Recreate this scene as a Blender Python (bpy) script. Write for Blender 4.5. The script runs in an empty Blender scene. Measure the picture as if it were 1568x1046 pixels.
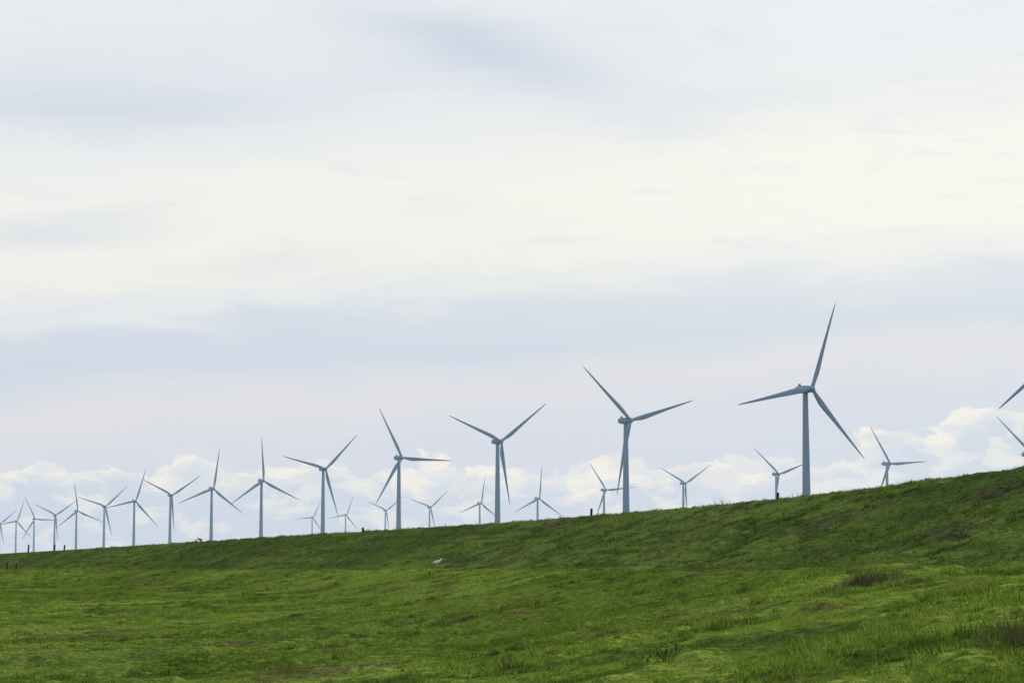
import bpy, math, numpy as np
from mathutils import Vector, Matrix
rng=np.random.default_rng(7)
scene=bpy.context.scene
scene.view_settings.view_transform='Standard'
scene.view_settings.look='None'
scene.view_settings.exposure=0

def lin(c):
    r=[]
    for v in c:
        v=v/255.0
        r.append(v/12.92 if v<=0.04045 else ((v+0.055)/1.055)**2.4)
    return (r[0],r[1],r[2],1.0)

# ------------------------------------------------------------ numpy noise
def vnoise(x,y,seed=0):
    xi=np.floor(x).astype(np.int64); yi=np.floor(y).astype(np.int64)
    xf=x-xi; yf=y-yi
    def h(a,b):
        n=(a*374761393+b*668265263+seed*974634777)&0xffffffff
        n=((n^(n>>13))*1274126177)&0xffffffff
        n=n^(n>>16)
        return (n&0xffff)/65535.0
    u=xf*xf*(3-2*xf); v=yf*yf*(3-2*yf)
    return (h(xi,yi)*(1-u)+h(xi+1,yi)*u)*(1-v)+(h(xi,yi+1)*(1-u)+h(xi+1,yi+1)*u)*v
def fbm(x,y,seed=0,o=4):
    s=0;a=1;t=0
    c,sn=math.cos(.6),math.sin(.6)
    for i in range(o):
        s=s+a*vnoise(x+17.3*i,y-9.1*i,seed+i); t+=a; a*=.5
        x,y=(x*c-y*sn)*2,(x*sn+y*c)*2
    return s/t-.5
def sst(v,a,b):
    t=np.clip((v-a)/(b-a),0,1); return t*t*(3-2*t)

# ------------------------------------------------------------ dike terrain
EYE=4.0
ctrl=[(-100,-2500),(-20,-900),(16,-350),(28,-120),(33,-30),(35.5,35),(34.5,90),(31,146),(24.3,202),(12.4,261),(-2,317),(-17,364),
      (-48,462),(-81,570),(-196,925),(-330,1330),(-560,2000),(-1200,3800),(-2600,8000)]
P=np.array(ctrl,float)
def cat(P,n=8):
    out=[]
    Q=np.vstack([2*P[0]-P[1],P,2*P[-1]-P[-2]])
    for i in range(1,len(Q)-2):
        p0,p1,p2,p3=Q[i-1],Q[i],Q[i+1],Q[i+2]
        for k in range(n):
            t=k/n
            out.append(.5*((2*p1)+(-p0+p2)*t+(2*p0-5*p1+4*p2-p3)*t*t+(-p0+3*p1-3*p2+p3)*t**3))
    out.append(P[-1]); return np.array(out)
C=cat(P)
for _ in range(3): C[1:-1]=(C[:-2]+2*C[1:-1]+C[2:])/4
def crest_dist(x,y):
    best=np.full(x.shape,1e18); sg=np.ones(x.shape)
    for i in range(len(C)-1):
        ax,ay=C[i]; dx,dy=C[i+1]-C[i]
        L=dx*dx+dy*dy
        t=np.clip(((x-ax)*dx+(y-ay)*dy)/L,0,1)
        ex=x-ax-t*dx; ey=y-ay-t*dy
        d=ex*ex+ey*ey
        m=d<best
        best=np.where(m,d,best)
        sg=np.where(m,np.sign(dx*ey-dy*ex+1e-9),sg)
    return np.sqrt(best)*sg    # + = field (left) side
td=np.array([-400,-60,-34,-4,-1.6,0,1.6,17,19,25,31,36,45,60,90,150,400.])
tz=np.array([0,0,.3,9.7,9.95,10,9.9,4.45,4.05,3.75,2.6,1.65,1.1,.75,.4,.05,0.])
gd=np.linspace(-400,400,8001); gz=np.interp(gd,td,tz)
kk=np.exp(-np.linspace(-2.5,2.5,17)**2); kk/=kk.sum()
gz=np.convolve(np.pad(gz,8,mode='edge'),kk,mode='valid')
def height(x,y,D=None):
    if D is None: D=crest_dist(x,y)
    z=np.interp(D,gd,gz)
    r=np.hypot(x,y)
    near=np.clip(1-r/1500,0,1)
    z=z+near*(fbm(x/22,y/34,3,3)*.6*np.clip((D-20)/20,0,1)
       +fbm(x/3.6,y/5.0,11,3)*.28)
    # tussocky micro relief
    t=fbm(x/.8,y/.9,23,2)
    z=z+near*np.clip(1.3-r/450,0,1)*(np.clip(t,-.02,.3)*.38)
    z=z+near*fbm(D/1.8,y/9,41,3)*.36*np.clip(D/4,0,1)*np.clip((32-D)/12,0,1)
    return z
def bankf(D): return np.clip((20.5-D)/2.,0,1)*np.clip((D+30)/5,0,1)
def cover(x,y,D):
    """turf condition: lush, dark rank growth, worn/brown; plus painted slope shade"""
    lush=sst(fbm(x/20,y/46,201,4),-.12,.12)
    dark=sst(fbm(x/2.6,y/4.0,211,4)+.03*np.clip((x-2)/6,0,1),.05,.17)*.75
    rows=sst(fbm(D/1.3,y/14,251,3),.02,.17)*.7*np.clip((24-D)/4,0,1)
    worn=sst(fbm(x/5,y/8,221,5),.14,.24)*.75
    return {'lush':lush,'dark':np.maximum(dark,rows),'worn':worn,'bank':bankf(D)}
# polar sheet: dense where the dike is, coarser around, out to the horizon
A=np.concatenate([np.linspace(-180,-20,60)[:-1],np.linspace(-20,-13,60)[:-1],np.linspace(-13,14,820)[:-1],np.linspace(14,24,80)[:-1],np.linspace(24,180,60)[:-1]])
A=np.radians(A)
R=np.concatenate([[.5],np.geomspace(3,18,12)[:-1],np.geomspace(18,1100,760)[:-1],np.geomspace(1100,30000,60)])
na,nr=len(A),len(R)
AA,RR=np.meshgrid(A,R)
X=(np.sin(AA)*RR).ravel(); Y=(np.cos(AA)*RR).ravel()
DD=crest_dist(X,Y)
Z=height(X,Y,DD)
verts=np.stack([X,Y,Z],1).astype(np.float32)
i,j=np.meshgrid(np.arange(nr-1),np.arange(na),indexing='ij')
j2=(j+1)%na
F=np.stack([i*na+j,i*na+j2,(i+1)*na+j2,(i+1)*na+j],-1).reshape(-1,4)
def fast_mesh(name,V,F,attrs={}):
    k=F.shape[1]
    me=bpy.data.meshes.new(name)
    me.vertices.add(len(V)); me.vertices.foreach_set('co',V.astype(np.float32).ravel())
    me.loops.add(F.size); me.loops.foreach_set('vertex_index',F.astype(np.int32).ravel())
    me.polygons.add(len(F)); me.polygons.foreach_set('loop_start',(np.arange(len(F))*k).astype(np.int32))
    try: me.polygons.foreach_set('loop_total',np.full(len(F),k,np.int32))
    except Exception: pass
    for n,a in attrs.items():
        at=me.attributes.new(n,'FLOAT','POINT'); at.data.foreach_set('value',a.astype(np.float32))
    me.update(calc_edges=True)
    return me
def add(name,me,mat=None,parent=None,smooth=False):
    ob=bpy.data.objects.new(name,me); scene.collection.objects.link(ob)
    if mat and me: me.materials.append(mat)
    if parent: ob.parent=parent
    if smooth: me.polygons.foreach_set('use_smooth',np.ones(len(me.polygons),bool))
    return ob

# ------------------------------------------------------------ node helper
class NT:
    def __init__(s,nt): s.nt=nt; nt.nodes.clear()
    def n(s,t,**k):
        nd=s.nt.nodes.new(t)
        for a,b in k.items(): setattr(nd,a,b)
        return nd
    def put(s,sock,v):
        if isinstance(v,bpy.types.NodeSocket): s.nt.links.new(v,sock)
        else: sock.default_value=v
    def m(s,op,a,b=0.,c=0.,clamp=False):
        nd=s.n('ShaderNodeMath',operation=op,use_clamp=clamp)
        s.put(nd.inputs[0],a); s.put(nd.inputs[1],b); s.put(nd.inputs[2],c)
        return nd.outputs[0]
    def vm(s,op,a,b):
        nd=s.n('ShaderNodeVectorMath',operation=op); s.put(nd.inputs[0],a); s.put(nd.inputs[1],b); return nd.outputs[0]
    def noise(s,v,scale,detail=4,rough=.5,dist=0.):
        nd=s.n('ShaderNodeTexNoise'); s.put(nd.inputs['Vector'],v)
        nd.inputs['Scale'].default_value=scale; nd.inputs['Detail'].default_value=detail
        nd.inputs['Roughness'].default_value=rough; nd.inputs['Distortion'].default_value=dist
        return nd.outputs['Fac']
    def mix(s,f,a,b,mode='MIX'):
        nd=s.n('ShaderNodeMix',data_type='RGBA',blend_type=mode)
        s.put(nd.inputs[0],f); s.put(nd.inputs[6],a); s.put(nd.inputs[7],b); return nd.outputs[2]
    def ss(s,v,a,b):
        nd=s.n('ShaderNodeMapRange',interpolation_type='SMOOTHSTEP')
        s.put(nd.inputs[0],v); s.put(nd.inputs[1],a); s.put(nd.inputs[2],b); return nd.outputs[0]
    def ramp(s,f,stops):
        nd=s.n('ShaderNodeValToRGB'); cr=nd.color_ramp; cr.interpolation='EASE'
        while len(cr.elements)<len(stops): cr.elements.new(.5)
        for e,(p,c) in zip(cr.elements,stops): e.position=p; e.color=c
        s.put(nd.inputs[0],f); return nd.outputs[0]
    def attr(s,n): return s.n('ShaderNodeAttribute',attribute_name=n).outputs['Fac']
def mat(name):
    m=bpy.data.materials.new(name); m.use_nodes=True; return m,NT(m.node_tree)

def grass_col(g,L=1.0):
    a=g.mix(g.attr('lush'),(.122*L,.182*L,.034*L,1),(.178*L,.250*L,.046*L,1))
    b=g.mix(g.attr('dark'),a,(.075*L,.122*L,.028*L,1))
    d=g.mix(g.attr('worn'),b,(.125*L,.122*L,.052*L,1))
    return g.mix(g.attr('bank'),d,g.mix(1.0,d,(.80,.80,1.10,1),'MULTIPLY'))  # slope shade painted into the grass colour: darker, bluer on the dike
gm,g=mat('grass_ground')
pos=g.n('ShaderNodeNewGeometry').outputs['Position']
col=grass_col(g,.95)
fine=g.noise(g.vm('MULTIPLY',pos,(4.2,3.6,2.)),1,3,.65)
col=g.mix(g.ss(fine,.38,.62),g.mix(1.0,col,(.55,.60,.60,1),'MULTIPLY'),g.mix(1.0,col,(1.22,1.17,1.1,1),'MULTIPLY'))
bs=g.n('ShaderNodeBsdfDiffuse'); g.put(bs.inputs[0],col)
bp=g.n('ShaderNodeBump'); bp.inputs['Strength'].default_value=.85; bp.inputs['Distance'].default_value=.17
g.put(bp.inputs['Height'],fine); g.put(bs.inputs['Normal'],bp.outputs[0])
o=g.n('ShaderNodeOutputMaterial'); g.put(o.inputs[0],bs.outputs[0])
ground=add('ground',fast_mesh('ground',verts,F,cover(X,Y,DD)),gm,smooth=True)

blade_mat,g=mat('grass_blades')
col=grass_col(g,1.08)
col=g.mix(g.attr('tint'),col,g.mix(1.0,col,(.36,.41,.44,1),'MULTIPLY'))
d=g.n('ShaderNodeBsdfDiffuse'); t=g.n('ShaderNodeBsdfTranslucent')
g.put(d.inputs[0],col); g.put(t.inputs[0],g.mix(1.0,col,(1.2,1.25,.8,1),'MULTIPLY'))
mx=g.n('ShaderNodeMixShader'); mx.inputs[0].default_value=.35
g.put(mx.inputs[1],d.outputs[0]); g.put(mx.inputs[2],t.outputs[0])
o=g.n('ShaderNodeOutputMaterial'); g.put(o.inputs[0],mx.outputs[0])

def blades(px,py,h,w,spread,nb,tint,lean=.5,z=None,taper=0.):
    n=len(px); z=height(px,py) if z is None else z
    def rep(a): return np.repeat(a,nb)
    N=n*nb
    th=rng.uniform(0,2*np.pi,N); q=np.sqrt(rng.uniform(0,1,N)); rr=q*rep(spread)
    bx=rep(px)+np.cos(th)*rr; by=rep(py)+np.sin(th)*rr; bz=rep(z)-.03
    H=rep(h)*rng.uniform(.55,1.15,N)*(1-taper*q); W=rep(w)*rng.uniform(.6,1.3,N)
    ph=rng.uniform(0,np.pi,N); lx=rng.normal(0,lean,N)*H; ly=rng.normal(0,lean,N)*H
    V=np.empty((N,3,3))
    V[:,0]=np.stack([bx-np.cos(ph)*W,by-np.sin(ph)*W,bz],1)
    V[:,1]=np.stack([bx+np.cos(ph)*W,by+np.sin(ph)*W,bz],1)
    V[:,2]=np.stack([bx+lx,by+ly,bz+H],1)
    T=np.repeat(np.clip(rep(tint)+rng.normal(0,.2,N),0,1),3)
    return V.reshape(-1,3),T
def fan(N,r0,r1):
    az=np.radians(rng.uniform(-14.5,16,N)); u=rng.uniform(0,1,N)
    r=np.exp(math.log(r0)+(math.log(r1)-math.log(r0))*u)
    return np.sin(az)*r,np.cos(az)*r,r
def allattrs(px,py,nb):
    c=cover(px,py,crest_dist(px,py)); return {k:np.repeat(v,nb*3) for k,v in c.items()}
VV=[];TT=[];AT=[]
# short turf
px,py,r=fan(210000,24,700)
cl=fbm(px/1.2,py/1.6,77,3); cl2=fbm(px/7,py/11,99,3)
keep=(cl+cl2*.8+rng.normal(0,.12,len(px)))>-.04
px,py,r,cl,cl2=px[keep],py[keep],r[keep],cl[keep],cl2[keep]
h=(.05+.00044*r)*(1+2.2*np.clip(cl+.4*cl2,-.2,.5)); w=.007+.00011*r
V,T=blades(px,py,h,w,.09+.0012*r,6,np.clip(.2+1.7*cl,0,1),.6)
VV.append(V);TT.append(T);AT.append(allattrs(px,py,6))
# tussocks: rank clumps the grazing leaves standing, throwing small shadows
px,py,r=fan(38000,26,620)
c3=fbm(px/4.5,py/7,131,3); D=crest_dist(px,py)
keep=(c3+.11*(D<20.5)+.10*np.clip(px/7,0,1)+.03*(r<80)+rng.normal(0,.06,len(px)))>.135
px,py,r=px[keep],py[keep],r[keep]; n=len(px)
s=np.exp(rng.normal(0,.45,n))
V,T=blades(px,py,(.12+.00054*r)*s,.009+.00012*r,(.10+.0007*r)*s,34,rng.uniform(.2,.95,n),.45,taper=.55)
VV.append(V);TT.append(T);AT.append(allattrs(px,py,34))
print('tussocks',n)
V=np.concatenate(VV);T=np.concatenate(TT);at={k:np.concatenate([a[k] for a in AT]) for k in AT[0]}; at['tint']=T
grass=add('grass',fast_mesh('grass',V,np.arange(len(V)).reshape(-1,3),at),blade_mat)

# ------------------------------------------------------------ sight lines -> ground points
f=3702.
def site(u,v,rmin=20,rmax=1500):
    rr=np.geomspace(rmin,rmax,3000)
    ta=(u-784)/f; te=(872-v)/f
    x=ta*rr; y=rr; zz=EYE+te*rr
    k=np.argmax(zz<=height(x,y)+.02)
    return float(x[k]),float(y[k]),float(height(x[k:k+1],y[k:k+1])[0])
def crest_site(u):
    ys=np.linspace(60,1300,6000); xs=(u-784)/f*ys
    k=np.argmin(np.abs(crest_dist(xs,ys)))
    return float(xs[k]),float(ys[k]),float(height(xs[k:k+1],ys[k:k+1])[0])

def simple(name,c,rough=.9,var=.3,scale=6.,spec=.2):
    m,g=mat(name); pos=g.n('ShaderNodeNewGeometry').outputs['Position']
    n=g.noise(pos,scale,2,.6)
    c2=tuple(v*(1-var) for v in c[:3])+(1,)
    b=g.n('ShaderNodeBsdfPrincipled'); g.put(b.inputs['Base Color'],g.mix(n,c2,tuple(c[:3])+(1,)))
    b.inputs['Roughness'].default_value=rough; b.inputs['Specular IOR Level'].default_value=spec
    o=g.n('ShaderNodeOutputMaterial'); g.put(o.inputs[0],b.outputs[0]); return m
weed_mat=simple('dry_weed',(.15,.14,.07),var=.6,scale=20)
dark_weed=simple('dark_weed',(.085,.12,.035),var=.5,scale=20)
def weed(name,u,v,wid,dep,hgt,n,m,nb=7,lean=.35,bw=.012):
    x,y,z=site(u,v)
    px=x+rng.normal(0,wid/3,n); py=y+rng.normal(0,dep/3,n)
    fall=np.exp(-((px-x)/(wid*.6))**2)
    V,T=blades(px,py,np.full(n,hgt)*fall*rng.uniform(.4,1.1,n),np.full(n,bw),np.full(n,.15),nb,np.zeros(n),lean)
    return add(name,fast_mesh(name,V,np.arange(len(V)).reshape(-1,3)),m)
weed('weed_clump',1325,892,1.9,1.5,.6,130,weed_mat,bw=.009)
weed('weed_clump',1388,893,1.2,1.0,.3,50,weed_mat,bw=.008)
weed('weed_clump',1562,985,1.0,1.0,.6,50,weed_mat,lean=.25,bw=.0045)
weed('weed_clump',1525,975,.7,.8,.4,30,weed_mat,lean=.25,bw=.0045)
weed('weed_clump',780,1022,.4,.5,.42,20,dark_weed,bw=.008)
weed('weed_clump',757,1000,.3,.4,.26,16,dark_weed,bw=.008)
for (u,v,w_,n_) in [(455,941,1.3,120),(715,948,1.2,120),(328,931,2.2,90),(545,973,1.0,40),(490,948,1.6,40),(1010,1000,1.0,40),(1430,845,1.2,50),(1475,822,.7,50),(1395,752,1.4,110),(200,874,2.,40),(1130,905,.8,25)]:
    weed('weed_patch',u,v,w_,1.6,.22,n_,dark_weed if u>900 else weed_mat,lean=.7,bw=.018)

# ------------------------------------------------------------ fence posts on and below the dike
wood=simple('weathered_wood',(.05,.042,.035),var=.5,scale=9)
import bmesh
def box_post(name,x,y,z,h=1.1,w=.14,lean=0.0):
    bm=bmesh.new(); rings=[]
    for (zz,s) in [(-.3,1.),(.5*h,.97),(h-.06,.94),(h,.55)]:
        rings.append([bm.verts.new((math.cos(a)*w/2*s*(1+.06*math.sin(3*a+zz))+lean*zz,math.sin(a)*w/2*s,zz)) for a in [k*math.pi/4 for k in range(8)]])
    for a,b in zip(rings,rings[1:]):
        for k in range(8): bm.faces.new((a[k],a[(k+1)%8],b[(k+1)%8],b[k]))
    bm.faces.new(rings[-1])
    me=bpy.data.meshes.new(name); bm.to_mesh(me); bm.free()
    ob=add(name,me,wood); ob.location=(x,y,z); return ob
for u,h,w in [(1190,.7,.25),(905,.9,.28),(556,.7,.35),(86,2.0,.5),(101,1.6,.5),(46,2.6,.55)]:
    x,y,z=crest_site(u); box_post('wooden_post',x,y,z,h,w,.05)
for u,v,h in [(1,871,2.2),(14,872,2.2),(28,873,1.8)]:
    x,y,z=site(u,v); box_post('wooden_post',x,y,z,h,.45,.03)

# ------------------------------------------------------------ birds
def bird(name,x,y,z,s,m1,m2,head=-1):
    sk=[(-.30,0,.26,.03),(-.18,0,.27,.075),(0,0,.30,.115),(.16,0,.34,.10),(.24,0,.42,.055),(.27,0,.50,.055),(.33,0,.50,.03)]
    vs=[Vector(v[:3]) for v in sk]; ed=[(k,k+1) for k in range(6)]; ra=[v[3] for v in sk]
    me=bpy.data.meshes.new(name); me.from_pydata(vs,ed,[])
    ob=add(name,me,m1)
    md=ob.modifiers.new('s','SKIN')
    for k,rv in enumerate(ra): me.skin_vertices[0].data[k].radius=(rv,rv*.95)
    me.skin_vertices[0].data[2].use_root=True
    ob.modifiers.new('d','SUBSURF').levels=2; ob.modifiers['d'].render_levels=2
    vv=[];ff=[]
    for sd in (-1,1):
        b=len(vv)
        vv+= [(.14,sd*.10,.37),(.0,sd*.125,.39),(-.2,sd*.09,.33),(-.40,sd*.03,.27),(-.18,sd*.10,.24),(.06,sd*.125,.26)]
        ff.append(tuple(b+k for k in range(6)))
        b=len(vv)
        vv+=[(.0,sd*.04-.008,0),(.0,sd*.04+.008,0),(.0,sd*.04+.008,.22),(.0,sd*.04-.008,.22),(.016,sd*.04,0),(.016,sd*.04,.22)]
        ff+=[(b,b+1,b+2,b+3),(b+1,b+4,b+5,b+2),(b+4,b,b+3,b+5)]
        b=len(vv); vv+=[(-.01,sd*.04,.005),(.08,sd*.04-.035,.005),(.09,sd*.04+.035,.005)]; ff.append((b,b+1,b+2))
    b=len(vv); vv+=[(.34,.015,.51),(.34,-.015,.51),(.34,0,.485),(.43,0,.48)]; ff+=[(b,b+1,b+3),(b+1,b+2,b+3),(b+2,b,b+3)]
    m=bpy.data.meshes.new('wings_legs_bill'); m.from_pydata(vv,[],ff); add('wings_legs_bill',m,m2,ob)
    ob.location=(x,y,z); ob.scale=(s*head,s,s); return ob
white=simple('white_feathers',(.9,.9,.88),var=.03); grey=simple('pale_grey_feathers',(.88,.88,.88),var=.04)
dk=simple('dark_feathers',(.03,.03,.03),var=.3)
x,y,z=site(670,868); bird('seagull',x,y,z+.06,1.6,white,grey,1)
x,y,z=crest_site(308); bird('crow',x,y,z,1.9,dk,dk)
x,y,z=crest_site(1414); bird('crow',x,y,z,.6,dk,dk)

# ------------------------------------------------------------ wind turbines
YAW=math.radians(28)
def haze_paint(name,k):  # aerial haze put into the colour: bluish, paler with distance
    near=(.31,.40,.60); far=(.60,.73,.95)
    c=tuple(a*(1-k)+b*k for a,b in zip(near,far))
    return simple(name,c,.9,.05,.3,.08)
def loft(bm,rings):
    rs=[[bm.verts.new(p) for p in ring] for ring in rings]; n=len(rs[0])
    for a,b in zip(rs,rs[1:]):
        for k in range(n): bm.faces.new((a[k],a[(k+1)%n],b[(k+1)%n],b[k]))
    bm.faces.new(rs[0][::-1]); bm.faces.new(rs[-1])
def mk(name,bm,m,par,smooth=True):
    bmesh.ops.recalc_face_normals(bm,faces=bm.faces)
    me=bpy.data.meshes.new(name); bm.to_mesh(me); bm.free()
    return add(name,me,m,par,smooth)
def turbine(x,y,Rr,phase,m,hubh=84.,thick=1.0):
    e=bpy.data.objects.new('wind_turbine',None); scene.collection.objects.link(e)
    e.location=(x,y,0)
    q=Rr/40.*thick
    bm=bmesh.new(); rings=[]
    for zz,rd in [(-1,2.45),(0,2.4),(.3,2.2),(28,1.95),(56,1.55),(hubh-2.2,1.15),(hubh-1.6,1.15)]:
        rings.append([(math.cos(a)*rd*q,math.sin(a)*rd*q,zz) for a in [k*math.pi/12 for k in range(24)]])
    loft(bm,rings); mk('tower',bm,m,e)
    head=bpy.data.objects.new('head',None); scene.collection.objects.link(head); head.parent=e
    head.location=(0,0,hubh); head.rotation_euler=(0,0,YAW)   # local -Y = rotor axis
    bm=bmesh.new(); rings=[]
    for yy,hw,hh_,zo in [(-3.3,1.15,1.2,0),(-2.6,1.45,1.5,0),(0,1.6,1.7,.05),(3.8,1.55,1.6,.15),(6.0,1.3,1.25,.3),(6.5,.9,.8,.35)]:
        ring=[]
        for k in range(20):
            a=k*math.pi/10; ca,sa=math.cos(a),math.sin(a)
            ring.append((q*hw*math.copysign(abs(ca)**.5,ca),q*yy,q*(zo+hh_*math.copysign(abs(sa)**.5,sa))))
        rings.append(ring)
    loft(bm,rings); mk('nacelle',bm,m,head)
    bm=bmesh.new()
    loft(bm,[[(q*(sx*.5),q*(4.4+sy*.5),q*zz) for sx,sy in ((-1,-1),(1,-1),(1,1),(-1,1))] for zz in (1.6,2.7)])
    mk('roof_cooler',bm,m,head,False)
    bm=bmesh.new(); rings=[]
    for yy,rd in [(-3.35,1.3),(-4.2,1.5),(-5.2,1.45),(-6.1,1.05),(-6.7,.5),(-6.85,.1)]:
        rings.append([(q*rd*math.cos(k*math.pi/10),q*yy,q*rd*math.sin(k*math.pi/10)) for k in range(20)])
    loft(bm,rings); mk('hub',bm,m,head)
    for b in range(3):
        a=math.radians(phase+120*b)
        bm=bmesh.new(); rings=[]
        for s,ch,tk,off in [(.0,1.7,1.7,0),(.045,1.7,1.6,0),(.10,2.2,1.2,.25),(.17,2.7,.85,.45),(.24,2.6,.65,.45),(.4,2.0,.42,.32),(.6,1.4,.28,.2),(.8,.95,.18,.1),(.93,.6,.1,.04),(.985,.35,.06,0),(1,.12,.04,0)]:
            tw=math.radians(14*(1-s)**2+2); rad=.8*q+s*(Rr-.8*q); ring=[]
            pre=-1.0*s*s*q
            for k in range(14):
                t=2*math.pi*k/14
                cx=math.cos(t)*ch*.5*q+off*q; cy=math.sin(t)*tk*.5*q*(1+.3*math.cos(t))
                xx=cx*math.cos(tw)-cy*math.sin(tw); yy=cx*math.sin(tw)+cy*math.cos(tw)
                ring.append((xx,yy-4.9*q+pre,rad))
            rings.append(ring)
        loft(bm,rings)
        bm.transform(Matrix.Rotation(a,4,'Y'))
        mk('blade_%d'%(b+1),bm,m,head)
    return e
row1=[(201,887,40,115.5),(131,1077,41,18),(61.5,1305,41,73),(-9,1519,40,52),(-81.4,1742,40,92),(-151,1936,39,44),(-227,2194,39.5,116),
(-298.6,2408,40,8),(-369.6,2621,39,56),(-444,2848,40,17),(-519,3085,39,47),(-598,3328,40,112),(-673,3568,39,55),(-758,3846,39,93),(-824,4029,39,18),(-894,4231,39,50)]
row2=[(361,1692,41,69),(285,1839,34,86),(223,2042,33.5,70),(160,2261,32,57),(93,2448,34,84),(29,2742,37,4),(-39,2932,34,8),(-106,3117,33,48),(-172,3291,31,52),(-245,3568,30,20),(-309,3749,30,25)]
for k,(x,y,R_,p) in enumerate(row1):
    turbine(x,y,R_,p,haze_paint('turbine_haze_paint',min(1,max(0,(y-900)/3300))))
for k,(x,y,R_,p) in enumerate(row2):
    turbine(x,y,R_,p,haze_paint('turbine_haze_paint_far',min(1,max(0,(y-700)/2700))),thick=1.0 if R_<38 else .9)

# ------------------------------------------------------------ sky
w=bpy.data.worlds.new('World'); scene.world=w; w.use_nodes=True
g=NT(w.node_tree)
SE,SR=math.radians(25),math.radians(42)
sky=g.n('ShaderNodeTexSky',sky_type='NISHITA'); sky.sun_disc=False; sky.sun_elevation=SE; sky.sun_rotation=SR
b1=g.n('ShaderNodeBackground'); b1.inputs[1].default_value=.1; g.put(b1.inputs[0],sky.outputs[0])
tc=g.n('ShaderNodeTexCoord').outputs['Generated']
nv=g.n('ShaderNodeVectorMath',operation='NORMALIZE'); g.put(nv.inputs[0],tc)
sp=g.n('ShaderNodeSeparateXYZ'); g.put(sp.inputs[0],nv.outputs[0])
az=g.m('MULTIPLY',g.m('ARCTAN2',sp.outputs[0],sp.outputs[1]),180/math.pi)
el=g.m('MULTIPLY',g.m('ARCSINE',sp.outputs[2]),180/math.pi)
cb=g.n('ShaderNodeCombineXYZ'); g.put(cb.inputs[0],az); g.put(cb.inputs[1],el); Pv=cb.outputs[0]
n1=g.noise(g.vm('MULTIPLY',Pv,(.13,.34,1)),1,2,.5)
n2=g.noise(g.vm('MULTIPLY',g.vm('ADD',Pv,(31,7,0)),(.22,1.0,1)),1,4,.55,.6)
ep=g.m('SUBTRACT',el,g.m('MULTIPLY',az,.0765))
ep=g.m('ADD',ep,g.m('MULTIPLY',g.m('SUBTRACT',n1,.5),1.6))
ep=g.m('ADD',ep,g.m('MULTIPLY',g.m('SUBTRACT',n2,.5),1.5))
S=18.
st=[(0,(206,219,234)),(1.5,(209,219,234)),(3,(215,221,233)),(4.3,(224,225,231)),(5.3,(209,219,231)),(6.1,(213,221,232)),(6.8,(233,235,236)),(7.6,(244,243,236)),(9.2,(246,245,238)),(10.4,(239,241,240)),(12,(230,234,239)),(14,(237,239,242)),(17.5,(224,230,238))]
colr=g.ramp(g.m('DIVIDE',ep,S),[(p/S,lin(c)) for p,c in st])
def gauss(ca,ce,ang,la,le):
    c,s=math.cos(ang),math.sin(ang)
    da=g.m('SUBTRACT',az,ca); de=g.m('SUBTRACT',g.m('ADD',el,g.m('MULTIPLY',g.m('SUBTRACT',n2,.5),1.2)),ce)
    u=g.m('DIVIDE',g.m('ADD',g.m('MULTIPLY',da,c),g.m('MULTIPLY',de,s)),la)
    v=g.m('DIVIDE',g.m('SUBTRACT',g.m('MULTIPLY',de,c),g.m('MULTIPLY',da,s)),le)
    return g.m('EXPONENT',g.m('MULTIPLY',g.m('ADD',g.m('MULTIPLY',u,u),g.m('MULTIPLY',v,v)),-1.))
shade=lin((207,216,229))
for ca,ce,an,la,le,a in [(-.6,12.2,-.27,3.4,.65,.95),(-9.5,10.7,.0,4.5,.65,.65),(-11,7.9,.1,2.6,.4,.5),(-6,7.2,.1,2.6,.3,.25),(5,11.0,.1,4,.5,.3)]:
    colr=g.mix(g.m('MULTIPLY',gauss(ca,ce,an,la,le),a),colr,shade)
colr=g.mix(g.m('MULTIPLY',gauss(9,8.7,.06,8,2.0),.65),colr,lin((253,251,240)))
colr=g.mix(g.m('MULTIPLY',gauss(9,12.8,.06,6,1.5),.5),colr,lin((250,250,248)))
# thin wisps
n3=g.noise(g.vm('MULTIPLY',g.vm('ADD',Pv,(3,90,0)),(.30,1.5,1)),1,5,.6,.8)
wz=g.ss(el,4,7)
colr=g.mix(g.m('MULTIPLY',g.m('MULTIPLY',g.ss(n3,.50,.72),wz),.35),colr,lin((222,228,235)))
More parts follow.
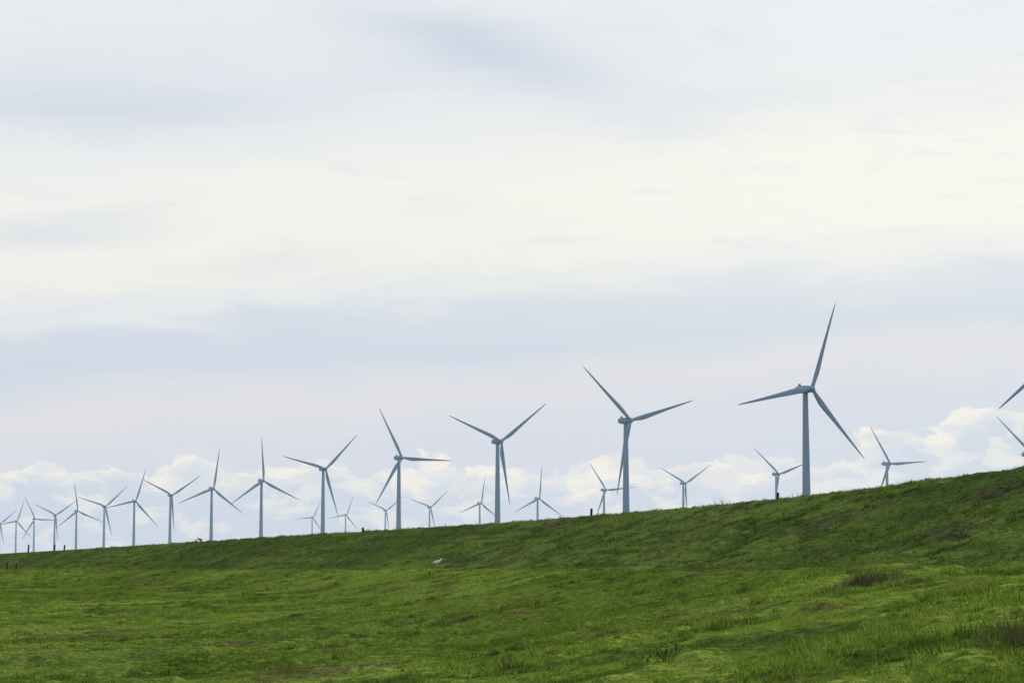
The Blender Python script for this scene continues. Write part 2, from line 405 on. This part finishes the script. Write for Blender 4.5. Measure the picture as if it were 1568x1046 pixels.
# cumulus near the horizon
c1=g.noise(g.vm('MULTIPLY',Pv,(.55,.9,1)),1,6,.58,.3)
c2=g.noise(g.vm('MULTIPLY',g.vm('ADD',Pv,(5,50,0)),(.75,1.7,1)),1,6,.6,.4)
top=g.m('ADD',2.5,g.m('MULTIPLY',g.ss(az,6.0,11.5),1.35))
dtop=g.m('SUBTRACT',g.m('ADD',top,g.m('MULTIPLY',g.m('SUBTRACT',c1,.5),2.8)),el)
body=g.ss(dtop,-.03,.14)
lace=g.ss(dtop,.8,.06)
inner=g.ss(c2,.48,.60)
cm=g.m('MULTIPLY',body,g.m('ADD',g.m('MULTIPLY',lace,.62),g.m('MULTIPLY',inner,.55)),clamp=True)
cm=g.m('MULTIPLY',cm,g.ss(el,-.3,1.2))
colr=g.mix(g.m('MULTIPLY',body,.8),colr,lin((206,218,233)))
colr=g.mix(g.m('MULTIPLY',cm,.92,clamp=True),colr,lin((244,241,234)))
# unseen upper sky dimmed to grey, added to cut the skylight
colr=g.mix(g.ss(el,16,40),colr,(.42,.45,.50,1))
b2=g.n('ShaderNodeBackground'); b2.inputs[1].default_value=1.; g.put(b2.inputs[0],colr)
mx=g.n('ShaderNodeMixShader'); mx.inputs[0].default_value=.94
g.put(mx.inputs[1],b1.outputs[0]); g.put(mx.inputs[2],b2.outputs[0])
o=g.n('ShaderNodeOutputWorld'); g.put(o.inputs[0],mx.outputs[0])

sd=bpy.data.lights.new('sun','SUN'); sd.energy=4.6; sd.angle=math.radians(1.2); sd.color=(1,.95,.84)
so=bpy.data.objects.new('sun',sd); scene.collection.objects.link(so)
dv=Vector((math.sin(SR)*math.cos(SE),math.cos(SR)*math.cos(SE),math.sin(SE)))
so.rotation_euler=dv.to_track_quat('Z','Y').to_euler(); so.location=(60,60,80)

cd=bpy.data.cameras.new('camera'); cd.lens=85; cd.sensor_width=36; cd.clip_start=.5; cd.clip_end=60000
co=bpy.data.objects.new('camera',cd); scene.collection.objects.link(co)
co.location=(0,0,EYE); co.rotation_euler=(math.radians(90)+math.atan(349/3702),0,0)
scene.camera=co
